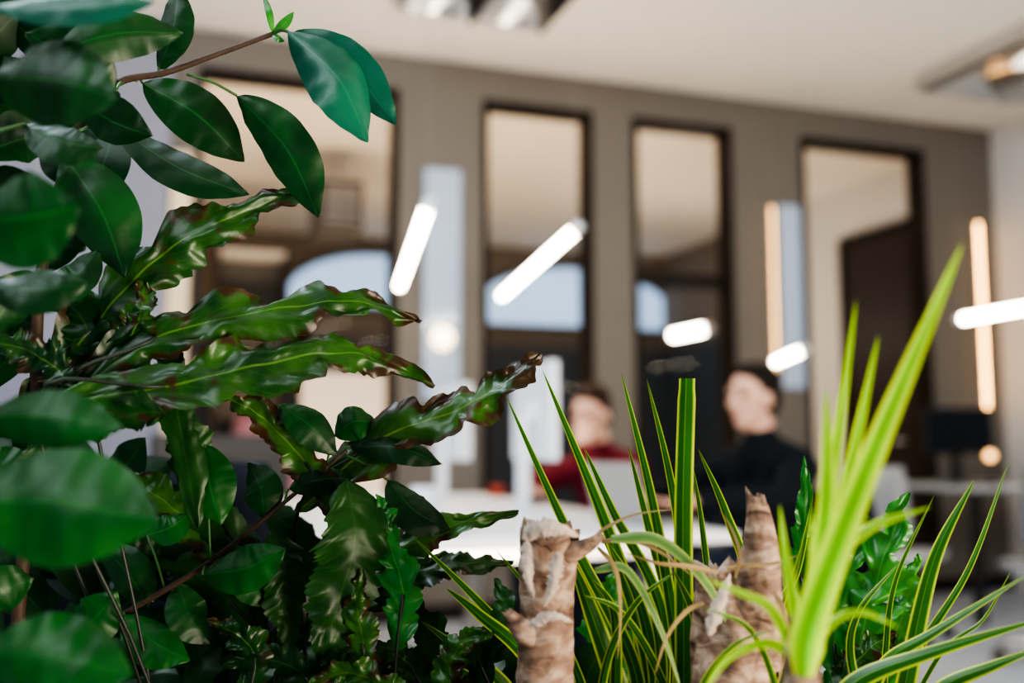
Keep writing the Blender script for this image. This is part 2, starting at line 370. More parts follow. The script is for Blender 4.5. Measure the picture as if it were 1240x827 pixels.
led(1181,272,495,.020,'glowing upright amber light strip near the room corner, above the black monitor',M['led'])
led(932,252,470,.009,'glowing upright amber light strip beside the window, above the man in black',M['led_dim'])
def lamp(p0,p1,label,r=.026,mat='tube',cat='pendant lamp',group='lit tube pendants'):
    p0=Vector(p0);p1=Vector(p1); mid=(p0+p1)/2; d=(p1-p0).normalized()
    t=thing('pendant_lamp',label,cat,mid,0,group)
    bm=B(); tube(bm,[p0,p1],r,16); obj('tube',bm,M[mat],t,True,world=True)
    for e,sg in ((p0,-1),(p1,1)):
        bm=B(); tube(bm,[e+d*(sg*.002),e+d*(sg*.045)],r*1.15,16); obj('end_cap',bm,M['white_plastic'],t,True,world=True)
    for e,sg in ((p0,-1),(p1,1)):
        q=e+d*(sg*.02); bm=B(); tube(bm,[q+Vector((0,0,r)),(q.x,q.y,H)],.0006,6); obj('cable',bm,M['wire'],t,True,world=True)
    return t
ZL=1.75
lamp(onz(518,250,ZL),onz(484,346,ZL),'lit tube pendant hung steepest, in front of the widest window',.018)
lamp(onz(697,278,ZL),onz(608,358,ZL),'long diagonal lit tube pendant in front of the second window',.018)
lamp(onz(1167,386,1.62),onz(1300,362,1.62),'lit tube pendant crossing the upright strip at the right frame edge',.020)
lamp(onz(856,398,1.95),onz(816,406,1.95),'short lit tube for a lamp reflection in the third window, left of the man in black',.04,'tube')  # hung tube modelled in place of a reflected lamp
lamp(onz(972,424,1.40),onz(940,438,1.40),'small lit tube for a lamp reflection just above and right of the head of the man in black',.018)  # another reflected lamp built as a solid hanging tube
def globe(px,py,r,label,mat='tube_dim'):
    c=ony(px,py,W-.14)
    t=thing('wall_lamp',label,'wall lamp',(c.x,W-.03,c.z),0)
    bm=B(); ell(bm,c,r,r*.8,r*1.1); obj('shade',bm,M[mat],t,True,world=True)
    bm=B(); tube(bm,[(c.x,W-.002,c.z),(c.x,W-.025,c.z)],.045,16); tube(bm,[(c.x,W-.025,c.z),(c.x,c.y,c.z)],.012,8); obj('bracket',bm,M['alu'],t,True,world=True)
globe(536,409,.06,'round glowing wall lamp on the tall pale blue glass strip')
def ceil_light(x0,x1,y0,y1,label):
    t=thing('ceiling_light',label,'ceiling light',((x0+x1)/2,(y0+y1)/2,H),0,'metal reflector ceiling lights')
    z0=H-.11; f=.015
    bm=B(); box(bm,x0,x0+f,y0,y1,z0,H-.001); box(bm,x1-f,x1,y0,y1,z0,H-.001); box(bm,x0+f,x1-f,y0,y0+f,z0,H-.001); box(bm,x0+f,x1-f,y1-f,y1,z0,H-.001); obj('frame',bm,M['alu'],t,world=True)
    n=2; ww=(x1-x0-2*f)/n
    for k in range(n):
        bm=B(); xa=x0+f+k*ww; prevv=None
        for i in range(15):
            u=i/14; xx=xa+u*ww; zz=H-.012-.13*(2*u-1)**2
            v=(bm.verts.new((xx,y0+f,zz)),bm.verts.new((xx,y1-f,zz)))
            if prevv: bm.faces.new((prevv[0],v[0],v[1],prevv[1]))
            prevv=v
        obj('reflector',bm,M['mirror_metal'],t,True,world=True)
        bm=B(); ya_=y0+f+.03; yb_=y1-f-.42
        tube(bm,catmull([(xa+ww/2,ya_,H-.075),(xa+ww/2,(ya_+yb_)/2,H-.075),(xa+ww/2,yb_,H-.075)],12),[.04]*10+[.034,.018],16); obj('tube',bm,M['tube_off'],t,True,world=True)
c=onz(657,38,H-.11); c2=onz(478,10,H-.11)
ceil_light(c2.x,c.x,c.y-1.2,c.y,'metal reflector light on the ceiling at the top of the photo, above the second window')
c=onz(1110,110,H-.11)
ceil_light(c.x,c.x+1.25,c.y-1.25,c.y,'metal reflector light on the ceiling at the upper right corner')
c=ony(365,450,7.6); c2=ony(466,450,7.6)
t=thing('white_partition','cream partition seen low through the widest window','partition',((c.x+c2.x)/2,7.6,0))
bm=B(); box(bm,c.x,c2.x,7.57,7.63,.04,c.z,.01); obj('panel',bm,M['white_wall'],t,world=True)
for x in (c.x+.1,c2.x-.1):
    bm=B(); box(bm,x-.03,x+.03,7.4,7.8,0,.04,.005); obj('foot',bm,M['alu'],t,world=True)
c=ony(388,215,7.2); c2=ony(440,280,7.2)
t=thing('air_duct','dark boxed air unit hanging behind the widest window','air duct',((c.x+c2.x)/2,7.2,H))
bm=B(); box(bm,c.x,c2.x,7.2,7.8,c2.z,c.z,.01); obj('casing',bm,M['casing'],t,world=True)
bm=B()
for k in range(5): 
    z=c2.z+.06+k*(c.z-c2.z-.1)/5; box(bm,c.x+.04,c2.x-.04,7.185,7.2,z,z+.03)
obj('grille',bm,M['alu'],t,world=True)
for x in (c.x+.05,c2.x-.05):
    bm=B(); tube(bm,[(x,7.5,c.z),(x,7.5,H)],.008,8); obj('hanger',bm,M['alu'],t,world=True)
c=ony(262,300,7.9); c2=ony(345,560,7.9)
t=thing('open_shelf','open shelving unit behind the left half of the widest window','shelf',((c.x+c2.x)/2,8,0))
for x in (c.x,c2.x-.03):
    bm=B(); box(bm,x,x+.03,7.9,8.25,0,c.z+.02,.003); obj('side',bm,M['door'],t,world=True)
bm=B(); box(bm,c.x+.03,c2.x-.03,8.23,8.25,0,c.z); obj('back',bm,M['casing'],t,world=True)
for k in range(6):
    z=.05+k*(c.z-.08)/5; bm=B(); box(bm,c.x+.031,c2.x-.031,7.9,8.229,z,z+.03,.003); obj('shelf_board',bm,M['white_wall'],t,world=True)
# ------------------------------------------------------------ furniture
TX0,TX1,TY0,TY1=-.23,1.37,2.23,4.45; TZ=.74
t=thing('office_table','long white shared office table where the two men sit','table',((TX0+TX1)/2,(TY0+TY1)/2,0))
bm=B(); box(bm,TX0,TX1,TY0,TY1,TZ-.028,TZ,.008); obj('tabletop',bm,M['table'],t,world=True)
for x in (TX0+.12,TX1-.12):
    for y in (TY0+.25,TY1-.25):
        bm=B(); box(bm,x-.03,x+.03,y-.03,y+.03,.012,TZ-.03,.006); box(bm,x-.05,x+.05,y-.05,y+.05,0,.012,.003); obj('leg',bm,M['alu'],t,world=True)
bm=B()
for y in (TY0+.25,TY1-.25): box(bm,TX0+.15,TX1-.15,y-.025,y+.025,TZ-.08,TZ-.03)
box(bm,(TX0+TX1)/2-.03,(TX0+TX1)/2+.03,TY0+.27,TY1-.27,TZ-.08,TZ-.03); obj('frame',bm,M['alu'],t,world=True)
t=thing('office_desk','white desk by the right wall carrying the black monitor','desk',(4.75,4.7,0))
bm=B(); box(bm,4.1,5.4,4.3,5.1,.71,.74,.008); obj('desktop',bm,M['shell'],t,world=True)
for x in (4.16,5.34):
    for y in (4.38,5.02):
        bm=B(); box(bm,x-.025,x+.025,y-.025,y+.025,0,.71,.005); obj('leg',bm,M['black'],t,world=True)
def monitor(loc,rz,w,h,zb,body,label,group=None):
    t=thing('monitor',label,'monitor',loc,rz,group)   # screen faces local +X
    wb=body is M['white_plastic']
    bm=B(); box(bm,-.02,.012,-w/2,w/2,zb,zb+h,.008); obj('casing',bm,body,t)
    bm=B(); box(bm,.0125,.014,-w/2+.012,w/2-.012,zb+.015,zb+h-.012); obj('screen',bm,M['screen'],t)
    bm=B(); box(bm,-.06,-.03,-.03,.03,.01,zb+h*.5,.006); box(bm,-.045,-.018,-.05,.05,zb+h*.4,zb+h*.6,.004); obj('stand_neck',bm,body if wb else M['black'],t)
    bm=B(); box(bm,-.10,.05,-.09,.09,0,.012,.005); obj('stand_foot',bm,body if wb else M['black'],t)
p=P(664,540,3.15); monitor((p.x-.02,p.y+.06,TZ),R(2),.34,.31,.17,M['white_plastic'],'white monitor on the long table, nearer one, left of the man in maroon','white monitors on the long table')
p=P(548,540,4.0); monitor((p.x,p.y,TZ),R(6),.36,.30,.16,M['white_plastic'],'white monitor further down the long table, behind the plant','white monitors on the long table')
p=P(1160,520,5.75); monitor((p.x,p.y,.74),R(-90-18),.4,.27,.17,M['black'],'black monitor on the desk below the upright strip at the corner')
p=P(268,560,3.05); monitor((p.x,p.y,TZ),R(100),.42,.20,.05,M['black'],'low black monitor on the left part of the long table, behind the leaves')
q=P(1199,552,5.6)
t=thing('table_lamp','small amber lamp glowing on the desk right of the black monitor','lamp',(q.x,q.y,.74))
bm=B(); tube(bm,[(0,0,.001),(0,0,.012)],.045,18); tube(bm,[(0,0,.012),(0,0,.14)],.007,8); obj('base',bm,M['black'],t,True)
bm=B(); ell(bm,(0,0,.165),.026,.026,.026); obj('shade',bm,M['amber'],t,True)
t=thing('laptop','open silver laptop on the table in front of the man in black','laptop',(1.185,2.54,TZ+.001),R(6))
bm=B(); box(bm,0,.17,-.14,.14,0,.014,.004); obj('base',bm,M['silver'],t)
bm=B()
for i in range(5):
    for j in range(12): box(bm,.025+i*.02,.042+i*.02,-.13+j*.0217,-.112+j*.0217,.0142,.016)
obj('keyboard',bm,M['black'],t)
bm=B(); box(bm,-.006,.0,-.14,.14,0.004,.175,.002); bmesh.ops.rotate(bm,verts=bm.verts[:],cent=(0,0,.01),matrix=Matrix.Rotation(R(-14),3,'Y'))
obj('lid',bm,M['silver'],t)
bm=B(); box(bm,.0005,.0015,-.13,.13,.016,.165); bmesh.ops.rotate(bm,verts=bm.verts[:],cent=(0,0,.01),matrix=Matrix.Rotation(R(-14),3,'Y')); obj('screen',bm,M['screen'],t)
def cup(loc,mat,label,r=.04,h=.09):
    t=thing('mug',label,'mug',loc)
    bm=B(); prof=[(0,0),(r*.85,0),(r,h*.3),(r,h),(r-.005,h),(r-.006,.01),(0,.01)]; rings=[]
    for rr,z in prof:
        rings.append([bm.verts.new((max(rr,1e-4)*math.cos(k*math.pi/8),max(rr,1e-4)*math.sin(k*math.pi/8),z)) for k in range(16)])
    for a,b in zip(rings,rings[1:]):
        for k in range(16): bm.faces.new((a[k],a[(k+1)%16],b[(k+1)%16],b[k]))
    obj('cup',bm,mat,t,True)
    bm=B(); tube(bm,[(r-.004,0,h*.8),(r+.02,0,h*.78),(r+.028,0,h*.5),(r+.018,0,h*.25),(r-.004,0,h*.22)],.005,8); obj('handle',bm,mat,t,True)
q=onz(600,602,TZ); cup((q.x,q.y,TZ),M['red'],'small red mug on the white table left of the laptop',.024,.05)
q=onz(512,626,TZ); cup((q.x,q.y,TZ),M['white_plastic'],'white mug on the table under the further white monitor')
q=onz(560,640,TZ)
t=thing('paper_stack','loose stack of white paper on the table left of the red mug','paper',(q.x-.03,q.y,TZ),.3)
for k in range(3):
    bm=B(); box(bm,-.1,.1,-.14,.14,k*.012,k*.012+.011); bmesh.ops.rotate(bm,verts=bm.verts[:],cent=(0,0,0),matrix=Matrix.Rotation(.08*k,3,'Z')); obj('sheaf',bm,M['paper'],t)
def office_chair(loc,rz,back,frame,label,tall=.98,group=None,arms=True):
    t=thing('office_chair',label,'chair',loc,rz,group)   # sitter faces local +X
    bm=B(); box(bm,-.22,.24,-.23,.23,.385,.435,.022,3); obj('seat',bm,back,t,True)
    bm=B(); g=[]
    for i in range(9):
        row=[]
        for j in range(9):
            v=-1+j/4; z=.52+(tall-.52)*i/8; yy=v*.215*(1-.12*(i/8)**3-(.10 if i==0 else 0)); x=-.245-.05*(i/8)+.04*v*v-.03*math.sin(math.pi*i/8)
            row.append(bm.verts.new((x,yy,z)))
        g.append(row)
    for a,b in zip(g,g[1:]):
        for j in range(8): bm.faces.new((a[j],a[j+1],b[j+1],b[j]))
    bmesh.ops.solidify(bm,geom=bm.faces[:],thickness=.03); obj('backrest',bm,back,t,True)
    bm=B(); tube(bm,catmull([(-.05,0,.375),(-.2,0,.365),(-.29,0,.44),(-.31,0,.62)],12),.018,10); obj('back_support',bm,frame,t,True)
    bm=B(); tube(bm,[(0,0,.10),(0,0,.26)],.028,14); tube(bm,[(0,0,.26),(0,0,.385)],.018,14); obj('column',bm,frame,t,True)
    bm=B()
    for k in range(5):
        a=2*math.pi*k/5+.3; tube(bm,[(0,0,.11),(.28*math.cos(a),.28*math.sin(a),.075)],[.026,.016],8)
    obj('base',bm,frame,t,True)
    for k in range(5):
        a=2*math.pi*k/5+.3; cx,cy=.28*math.cos(a),.28*math.sin(a); s=Vector((-math.sin(a),math.cos(a),0))
        bm=B(); tube(bm,[Vector((cx,cy,.03))-s*.022,Vector((cx,cy,.03))+s*.022],.03,14); obj('castor',bm,M['black'],t)
    if arms:
        for s in (-1,1):
            bm=B(); tube(bm,catmull([(.02,s*.2,.41),(.0,s*.28,.44),(-.02,s*.285,.6)],10),.013,8); box(bm,-.12,.12,s*.285-.03,s*.285+.03,.6,.625,.01); obj('armrest',bm,frame,t,True)
    return t
# ------------------------------------------------------------ people
def remesh(bm,voxel,it=6):
    me=bpy.data.meshes.new('tmp'); bm.to_mesh(me); bm.free()
    o=bpy.data.objects.new('tmp',me); COL.objects.link(o)
    m=o.modifiers.new('r','REMESH'); m.mode='VOXEL'; m.voxel_size=voxel
    s=o.modifiers.new('s','SMOOTH'); s.factor=.5; s.iterations=it
    dg=bpy.context.evaluated_depsgraph_get(); dg.update()
    out=bpy.data.meshes.new_from_object(o.evaluated_get(dg)); bpy.data.objects.remove(o); bpy.data.meshes.remove(me)
    return out
def hand(bm,wr,dr,nrm,side,curl):
    dr=dr.normalized(); nrm=(nrm-dr*nrm.dot(dr)).normalized(); lat=dr.cross(nrm)*side
    for k in range(4):
        b=wr+dr*.085+lat*(.033-.022*k)
        capsule(bm,wr+lat*(.014-.009*k),b,.014,.0115,10)
        L=(.072,.082,.077,.06)[k]; d=dr.copy(); q=b
        for sgm,(fr,rr) in enumerate(((.45,.0085),(.32,.008),(.23,.007))):
            d=(Matrix.Rotation(R(curl*(.6+.3*sgm)),3,lat*side)@d).normalized(); q2=q+d*(L*fr); capsule(bm,q,q2,rr,rr*.93,8); q=q2
    tb=wr+dr*.025+lat*.025; t1=tb+(dr*.6+lat*.8).normalized()*.042; t2=t1+(dr*.9+lat*.35-nrm*.25).normalized()*.034
    capsule(bm,tb,t1,.013,.0105,8); capsule(bm,t1,t2,.0098,.008,8)
HS=.90
def E(bm,c,rx,ry,rz,rot=None,seg=20): ell(bm,c,rx*HS,ry*HS,rz*HS,rot,seg)
def person(label,loc,rz,J,hair,top,group=None,headrot=(0,0)):
    t=thing('person',label,'person',loc,rz,group)
    V=Vector; hc=V(J['head']); nb=V(J['neck'])
    HR=Matrix.Rotation(R(headrot[0]),3,'Z')@Matrix.Rotation(R(headrot[1]),3,'Y')
    def h(x,y,z): return hc+HR@(V((x,y,z))*HS)
    def torso(bm,e):
        pv=V(J['pelvis']); ch=V(J['chest']); uc=V(J['upper'])
        for y in (-1,1):
            capsule(bm,pv+V((0,y*.06,0)),pv.lerp(ch,.5)+V((.01,y*.05,0)),.115+e,.094+e)
            capsule(bm,pv.lerp(ch,.5)+V((.01,y*.05,0)),ch+V((.01,y*.065,0)),.094+e,.094+e)
            capsule(bm,ch+V((.01,y*.065,0)),uc+V((0,y*.08,-.02)),.094+e,.072+e)
            capsule(bm,uc+V((0,y*.04,.012)),uc+V((0,y*.148,-.014)),.058+e,.052+e)
        capsule(bm,uc,nb,.066+e,.053+e*.6)
    def arms(bm,e,end):
        for s,k in ((1,'L'),(-1,'R')):
            sh=V(J['upper'])+V((0,s*.158,-.02)); el=V(J['el'+k]); wr=V(J['wr'+k])
            capsule(bm,sh,sh.lerp(el,.5),.050+e,.045+e); capsule(bm,sh.lerp(el,.5),el,.045+e,.038+e)
            capsule(bm,el,el.lerp(wr,.45),.039+e,.035+e); capsule(bm,el.lerp(wr,.45),el.lerp(wr,end),.035+e,.027+e*.9)
    def legs(bm,e,end):
        for s in (1,-1):
            hp=V(J['pelvis'])+V((.02,s*.085,-.02)); kn=V((hp.x+.43,s*.12,.49)); an=V((kn.x-.03,s*.12,.1))
            capsule(bm,hp,kn,.085+e,.058+e); capsule(bm,kn,kn.lerp(an,.4),.056+e,.052+e); capsule(bm,kn.lerp(an,.4),kn.lerp(an,end),.052+e,.036+e)
    bm=B(); torso(bm,0); arms(bm,0,1); legs(bm,0,1)
    for s in (1,-1):
        an=V((J['pelvis'][0]+.42,s*.12,.08)); capsule(bm,an,an+V((.13,0,-.04)),.036,.03)
    capsule(bm,nb,h(-.02,0,-.06),.052,.048)
    E(bm,h(-.012,0,.03),.094,.073,.092,HR); E(bm,h(.018,0,-.035),.066,.058,.082,HR); E(bm,h(.048,0,-.092),.026,.030,.022,HR)
    capsule(bm,h(.080,0,.020),h(.097,0,-.022),.009,.012,10); E(bm,h(.090,0,-.027),.014,.016,.010,HR)
    for s in (1,-1):
        E(bm,h(.066,s*.032,.028),.020,.026,.012,HR); E(bm,h(.060,s*.040,-.018),.022,.020,.02,HR)
        E(bm,h(-.008,s*.077,-.008),.020,.011,.031,HR)
    E(bm,h(.074,0,-.056),.012,.024,.008,HR); E(bm,h(.071,0,-.068),.012,.02,.008,HR)
    for s,k in ((1,'L'),(-1,'R')):
        hand(bm,V(J['wr'+k]),V(J['hd'+k]),V(J['hn'+k]),s,J['curl'+k])
    mesh_obj('body',remesh(bm,.0055,3),M['skin'],t,True)
    for s in (1,-1):
        bm=B(); E(bm,h(.074,s*.031,.008),.010,.013,.008,HR); obj('eye',bm,M['eye'],t,True)
    bm=B(); E(bm,h(.0755,0,-.061),.011,.022,.008,HR); obj('lips',bm,M['lip'],t,True)
    bm=B(); E(bm,h(-.030,0,.058),.096,.081,.079,HR); E(bm,h(-.052,0,.002),.064,.076,.084,HR); E(bm,h(.022,.010,.104),.060,.056,.026,HR)
    for q in range(14):
        a=q*2.4; E(bm,h(-.03+.065*math.cos(a)*(.4+.6*(q/14)),.055*math.sin(a)*(.4+.6*q/14),.118-.018*(q/14)),.022,.020,.014,HR,10)
    for s in (1,-1): E(bm,h(-.022,s*.066,.032),.038,.016,.040,HR)
    mesh_obj('hair',remesh(bm,.006,3),hair,t,True)
    for s in (1,-1):
        bm=B(); capsule(bm,h(.080,s*.018,.034),h(.073,s*.046,.034),.005,.003,8); obj('eyebrow',bm,hair,t,True)
    bm=B(); torso(bm,.012); arms(bm,.012,.93); mesh_obj('sweater',remesh(bm,.011,4),top,t,True)
    bm=B(); legs(bm,.012,.92); capsule(bm,V(J['pelvis'])+V((0,-.06,-.0)),V(J['pelvis'])+V((0,.06,0)),.128,.128); mesh_obj('trousers',remesh(bm,.011,4),M['jeans'],t,True)
    for s in (1,-1):
        an=V((J['pelvis'][0]+.42,s*.12,.07)); bm=B(); capsule(bm,an+V((-.03,0,-.02)),an+V((.15,0,-.03)),.047,.04); capsule(bm,an,an+V((0,0,.05)),.048,.046); mesh_obj('shoe',remesh(bm,.01,3),M['shoe'],t,True)
    return t
J2=dict(pelvis=(0,0,.565),chest=(.0,0,.76),upper=(.02,0,.905),neck=(.04,0,.985),head=(.07,0,1.112),
  elL=(.20,.25,.79),wrL=(.43,.13,.79),hdL=(1,-.15,-.05),hnL=(0,0,1),curlL=14,
  elR=(.20,-.25,.79),wrR=(.43,-.13,.79),hdR=(1,.15,-.05),hnR=(0,0,1),curlR=14)
p=P(904,470,3.3)
person('man in a black sweater with short dark hair, seated in profile at the table',(p.x+.08,p.y,0),math.pi+.20,J2,M['hair_d'],M['black_knit'],headrot=(0,0))
office_chair((p.x+.08,p.y,0),math.pi+.20,M['dark_fabric'],M['black'],'black office chair under the man in black',.80,arms=False)
J1=dict(pelvis=(0,0,.565),chest=(.06,0,.75),upper=(.14,0,.88),neck=(.17,0,.945),head=(.215,0,1.08),
  elL=(.37,.22,.80),wrL=(.365,.09,.945),hdL=(-.45,-.35,.8),hnL=(.8,0,.5),curlL=-22,
  elR=(.33,-.24,.80),wrR=(.52,-.05,.79),hdR=(.6,.8,-.05),hnR=(0,0,1),curlR=14)
p=P(702,497,3.96)
person('man in a maroon top leaning on the table with a hand at his chin',(p.x+.24,p.y+.08,0),math.pi+.42,J1,M['hair_b'],M['maroon'],headrot=(12,12))
office_chair((p.x+.24,p.y+.08,0),math.pi+.42,M['dark_fabric'],M['black'],'black office chair under the man in maroon',.80,arms=False)
office_chair((-.06,1.68,0),R(90),M['dark_fabric'],M['black'],'dark blue-black office chair at the near end of the long table, behind the leaves',.93)
office_chair((.47,4.93,0),R(-95),M['pink'],M['black'],'office chair with a dusty pink back at the far end of the long table',1.12)
office_chair((3.46,4.25,0),R(30),M['shell'],M['alu'],'pale grey shell chair left of the desk, furthest from the camera',.86,arms=False)
office_chair((3.75,3.45,0),R(55),M['grey_plastic'],M['alu'],'grey chair at the right frame edge, nearest to the camera',.84,arms=False)
office_chair((4.55,3.95,0),R(85),M['grey_plastic'],M['alu'],'grey chair pushed up to the desk below the black monitor',.84,arms=False)
# ------------------------------------------------------------ planter
fw=Vector((math.sin(YAW),math.cos(YAW),0)); rt=Vector((math.cos(YAW),-math.sin(YAW),0))
SOIL=.655
pl=thing('planter','charcoal trough planter holding all the foreground plants','planter',tuple(fw*.68),-YAW)
bm=B(); x0,x1,y0,y1=-.5,.5,-.27,.25; zt=.68
ring=lambda g,z:[bm.verts.new(v) for v in ((x0+g,y0+g,z),(x1-g,y0+g,z),(x1-g,y1-g,z),(x0+g,y1-g,z))]
prs=[ring(.05,0),ring(0,zt-.03),ring(-.008,zt-.03),ring(-.008,zt),ring(.022,zt),ring(.026,SOIL-.06)]
bm.faces.new(prs[0][::-1])
for a,b in zip(prs,prs[1:]):
    for k in range(4): bm.faces.new((a[k],a[(k+1)%4],b[(k+1)%4],b[k]))
bm.faces.new(prs[-1]); obj('trough',bm,M['terra'],pl)
bm=B(); g=[]
for i in range(41):
    g.append([bm.verts.new((x0+.025+(x1-x0-.05)*i/40,y0+.025+(y1-y0-.05)*j/20,SOIL+.012*noise.noise(Vector((i*.35,j*.35,0))))) for j in range(21)])
for a,b in zip(g,g[1:]):
    for j in range(20): bm.faces.new((a[j],b[j],b[j+1],a[j+1]))
obj('soil',bm,M['soil'],pl,True)
def soil_at(px,d):
    v=P(px,600,d); v.z=SOIL-.01; return v
# ------------------------------------------------------------ ficus
fr=soil_at(60,.62); fi=thing('ficus_plant','leafy rubber plant with glossy oval leaves filling the left side','plant',fr)
def stick(pts,rad,parent,name,mat,n=24):
    bm=B(); c=catmull(pts,n)
    rr=[rad[0]+(rad[1]-rad[0])*i/(n-1) for i in range(n)]
    tube(bm,c,rr,9); return obj(name,bm,mat,parent,True,world=True)
stick([fr,P(20,800,.6),P(40,560,.60),P(50,330,.60),P(90,160,.61)],(.0045,.003),fi,'stem',M['stem'])
stick([P(90,160,.61),P(140,102,.615),P(200,88,.62),P(262,66,.625),P(333,40,.63)],(.0026,.0015),fi,'branch',M['stem'])
stick([fr+Vector((.03,.03,0)),P(95,790,.64),P(140,750,.64),P(240,690,.64),P(330,620,.645),P(420,545,.65)],(.0026,.0012),fi,'branch',M['stem'])
stick([fr+Vector((-.05,-.1,0)),P(-60,800,.46),P(-50,520,.45),P(-40,250,.45),P(-30,60,.46)],(.006,.004),fi,'branch',M['stem'])
FL=[ # base, tip, width, roll, bow, mat, petiole start
((348,38,.622),(446,172,.605),74,20,-16,'ficus_teal',(330,42,.63)),
((287,116,.635),(386,264,.63),66,-20,-14,'ficus',(226,90,.622)),
((172,100,.65),(296,196,.66),68,10,-10,'ficus',(165,98,.617)),
((140,152,.63),(302,236,.62),54,28,10,'ficus',(96,158,.60)),
((76,186,.60),(152,336,.60),84,-8,-10,'ficus',(60,176,.60)),
((-12,92,.47),(142,118,.45),110,15,-8,'ficus',None),
((-45,262,.43),(96,250,.42),120,10,8,'ficus_bright',None),
((-15,345,.5),(106,343,.5),62,28,6,'ficus',None),
((-25,505,.46),(150,518,.45),74,20,-8,'ficus_bright',None),
((-40,605,.43),(194,632,.42),150,14,-10,'ficus_bright',None),
((-50,640,.46),(40,645,.45),72,20,4,'ficus',None),
((-25,790,.44),(162,818,.43),112,10,-8,'ficus_bright',None),
((-10,8,.46),(188,2,.45),46,35,4,'ficus_teal',None),
((70,60,.56),(222,40,.60),62,20,-10,'ficus',(60,90,.58)),
((192,84,.62),(216,-18,.62),46,30,6,'ficus',(192,88,.62)),
((140,110,.6),(30,40,.58),74,10,6,'ficus',(150,100,.615)),
((80,160,.59),(-30,190,.57),70,25,6,'ficus',(88,160,.60)),
((95,120,.6),(185,165,.6),60,-20,6,'ficus',(90,150,.60)),
((30,150,.55),(125,180,.55),60,35,6,'ficus',None),
((45,330,.59),(-20,420,.58),60,20,6,'ficus',(50,330,.59)),
((55,360,.59),(120,300,.6),50,30,6,'ficus',(50,360,.59)),
((248,538,.63),(268,636,.625),62,-14,4,'ficus_bright',(255,680,.64)),
((338,490,.64),(408,552,.645),46,18,-6,'ficus',(380,580,.648)),
((405,528,.65),(458,512,.66),48,25,-10,'ficus_bright',(395,565,.65)),
((424,541,.65),(536,562,.65),40,25,-10,'ficus',(410,552,.65)),
((350,592,.645),(432,580,.65),38,20,-6,'ficus',(345,608,.645)),
((245,696,.63),(346,664,.62),58,12,8,'ficus_bright',(250,686,.64)),
((470,582,.65),(545,642,.65),54,30,8,'ficus',(415,550,.65)),
((70,775,.6),(142,716,.6),62,10,8,'ficus_bright',(95,785,.64)),
((40,700,.6),(-30,740,.58),60,18,4,'ficus',(30,720,.6)),
((178,648,.66),(230,622,.66),40,18,4,'fern_light',(200,715,.64)),
((150,745,.63),(230,800,.62),58,22,6,'ficus_bright',(150,745,.64)),
((180,735,.65),(120,660,.66),55,24,6,'ficus',(185,728,.64)),
((320,628,.645),(300,560,.66),50,18,6,'ficus',(322,627,.645)),
((40,560,.59),(160,590,.60),70,22,6,'ficus',(40,560,.59)),
((38,600,.59),(-40,560,.58),70,10,6,'ficus',(38,600,.59)),
((285,660,.645),(330,735,.64),50,14,6,'ficus_bright',(285,660,.645)),
((215,706,.645),(255,780,.64),52,16,6,'ficus',(215,706,.645)),
((352,40,.632),(480,152,.63),60,-22,-14,'ficus_teal',(330,42,.63)),
]
for i,(b,tp,w,roll,off,mt,pet) in enumerate(FL):
    pts=bow(b,tp,off); bm=B(); tw=random.uniform(-25,25); ph=random.random()*6
    leaf_geo(bm,px_pts(pts),wpx(w,pts),roll,prof_ficus,30,8,.4 if i==0 else .12,.02,1.2,fold=.1 if i==0 else .14,ph=ph,twist=35 if i==0 else tw,crinkle=.05)
    if pet is None: pet=(-48,b[1]+30,.455)
    obj('leaf',bm,M[mt],fi,world=True)
    bm=B(); tube(bm,catmull([P(*pet),P((pet[0]+b[0])/2,(pet[1]+b[1])/2-4,(pet[2]+b[2])/2),P(*b)],8),.0009,6); obj('petiole',bm,M['green_stem'],fi,True,world=True)
for tp,w in (((318,-8,.63),9),((356,14,.63),12),((345,50,.63),8)):
    pts=bow((330,40,.63),tp,2); bm=B(); leaf_geo(bm,px_pts(pts),wpx(w,pts),10,prof_ficus,12,4); obj('leaf_bud',bm,M['fern_light'],fi,world=True)
bm=B()
for k in range(60):
    x=random.uniform(-60,310); y=random.uniform(590,860); d=random.uniform(.68,.82)
    if x>200 and y<650: continue
    a=random.uniform(-2.6,.4); L=random.uniform(75,120)
    pts=bow((x,y,d),(x+L*math.cos(a),y+L*math.sin(a),d+random.uniform(-.03,.03)),random.uniform(-10,10))
    leaf_geo(bm,px_pts(pts),wpx(random.uniform(50,68),pts),random.uniform(-40,40),prof_ficus,14,4,.1)
for k in range(40):
    x=random.uniform(-60,110); y=random.uniform(0,620); d=random.uniform(.66,.74)
    if 350<y<460: continue
    a=random.uniform(-1.2,1.2); L=random.uniform(80,115)
    pts=bow((x-40,y,d),(x-40+L*math.cos(a),y+L*math.sin(a),d),random.uniform(-10,10))
    leaf_geo(bm,px_pts(pts),wpx(random.uniform(54,70),pts),random.uniform(-40,40),prof_ficus,14,4,.1)
for k in range(12):
    x=random.uniform(60,150); y=random.uniform(20,320); d=random.uniform(.66,.74)
    a=random.uniform(1.8,4.2); L=random.uniform(70,100)
    pts=bow((x,y,d),(x+L*math.cos(a),y+L*math.sin(a),d),random.uniform(-10,10))
    leaf_geo(bm,px_pts(pts),wpx(random.uniform(50,66),pts),random.uniform(-40,40),prof_ficus,14,4,.1)
obj('foliage',bm,M['ficus'],fi,world=True)
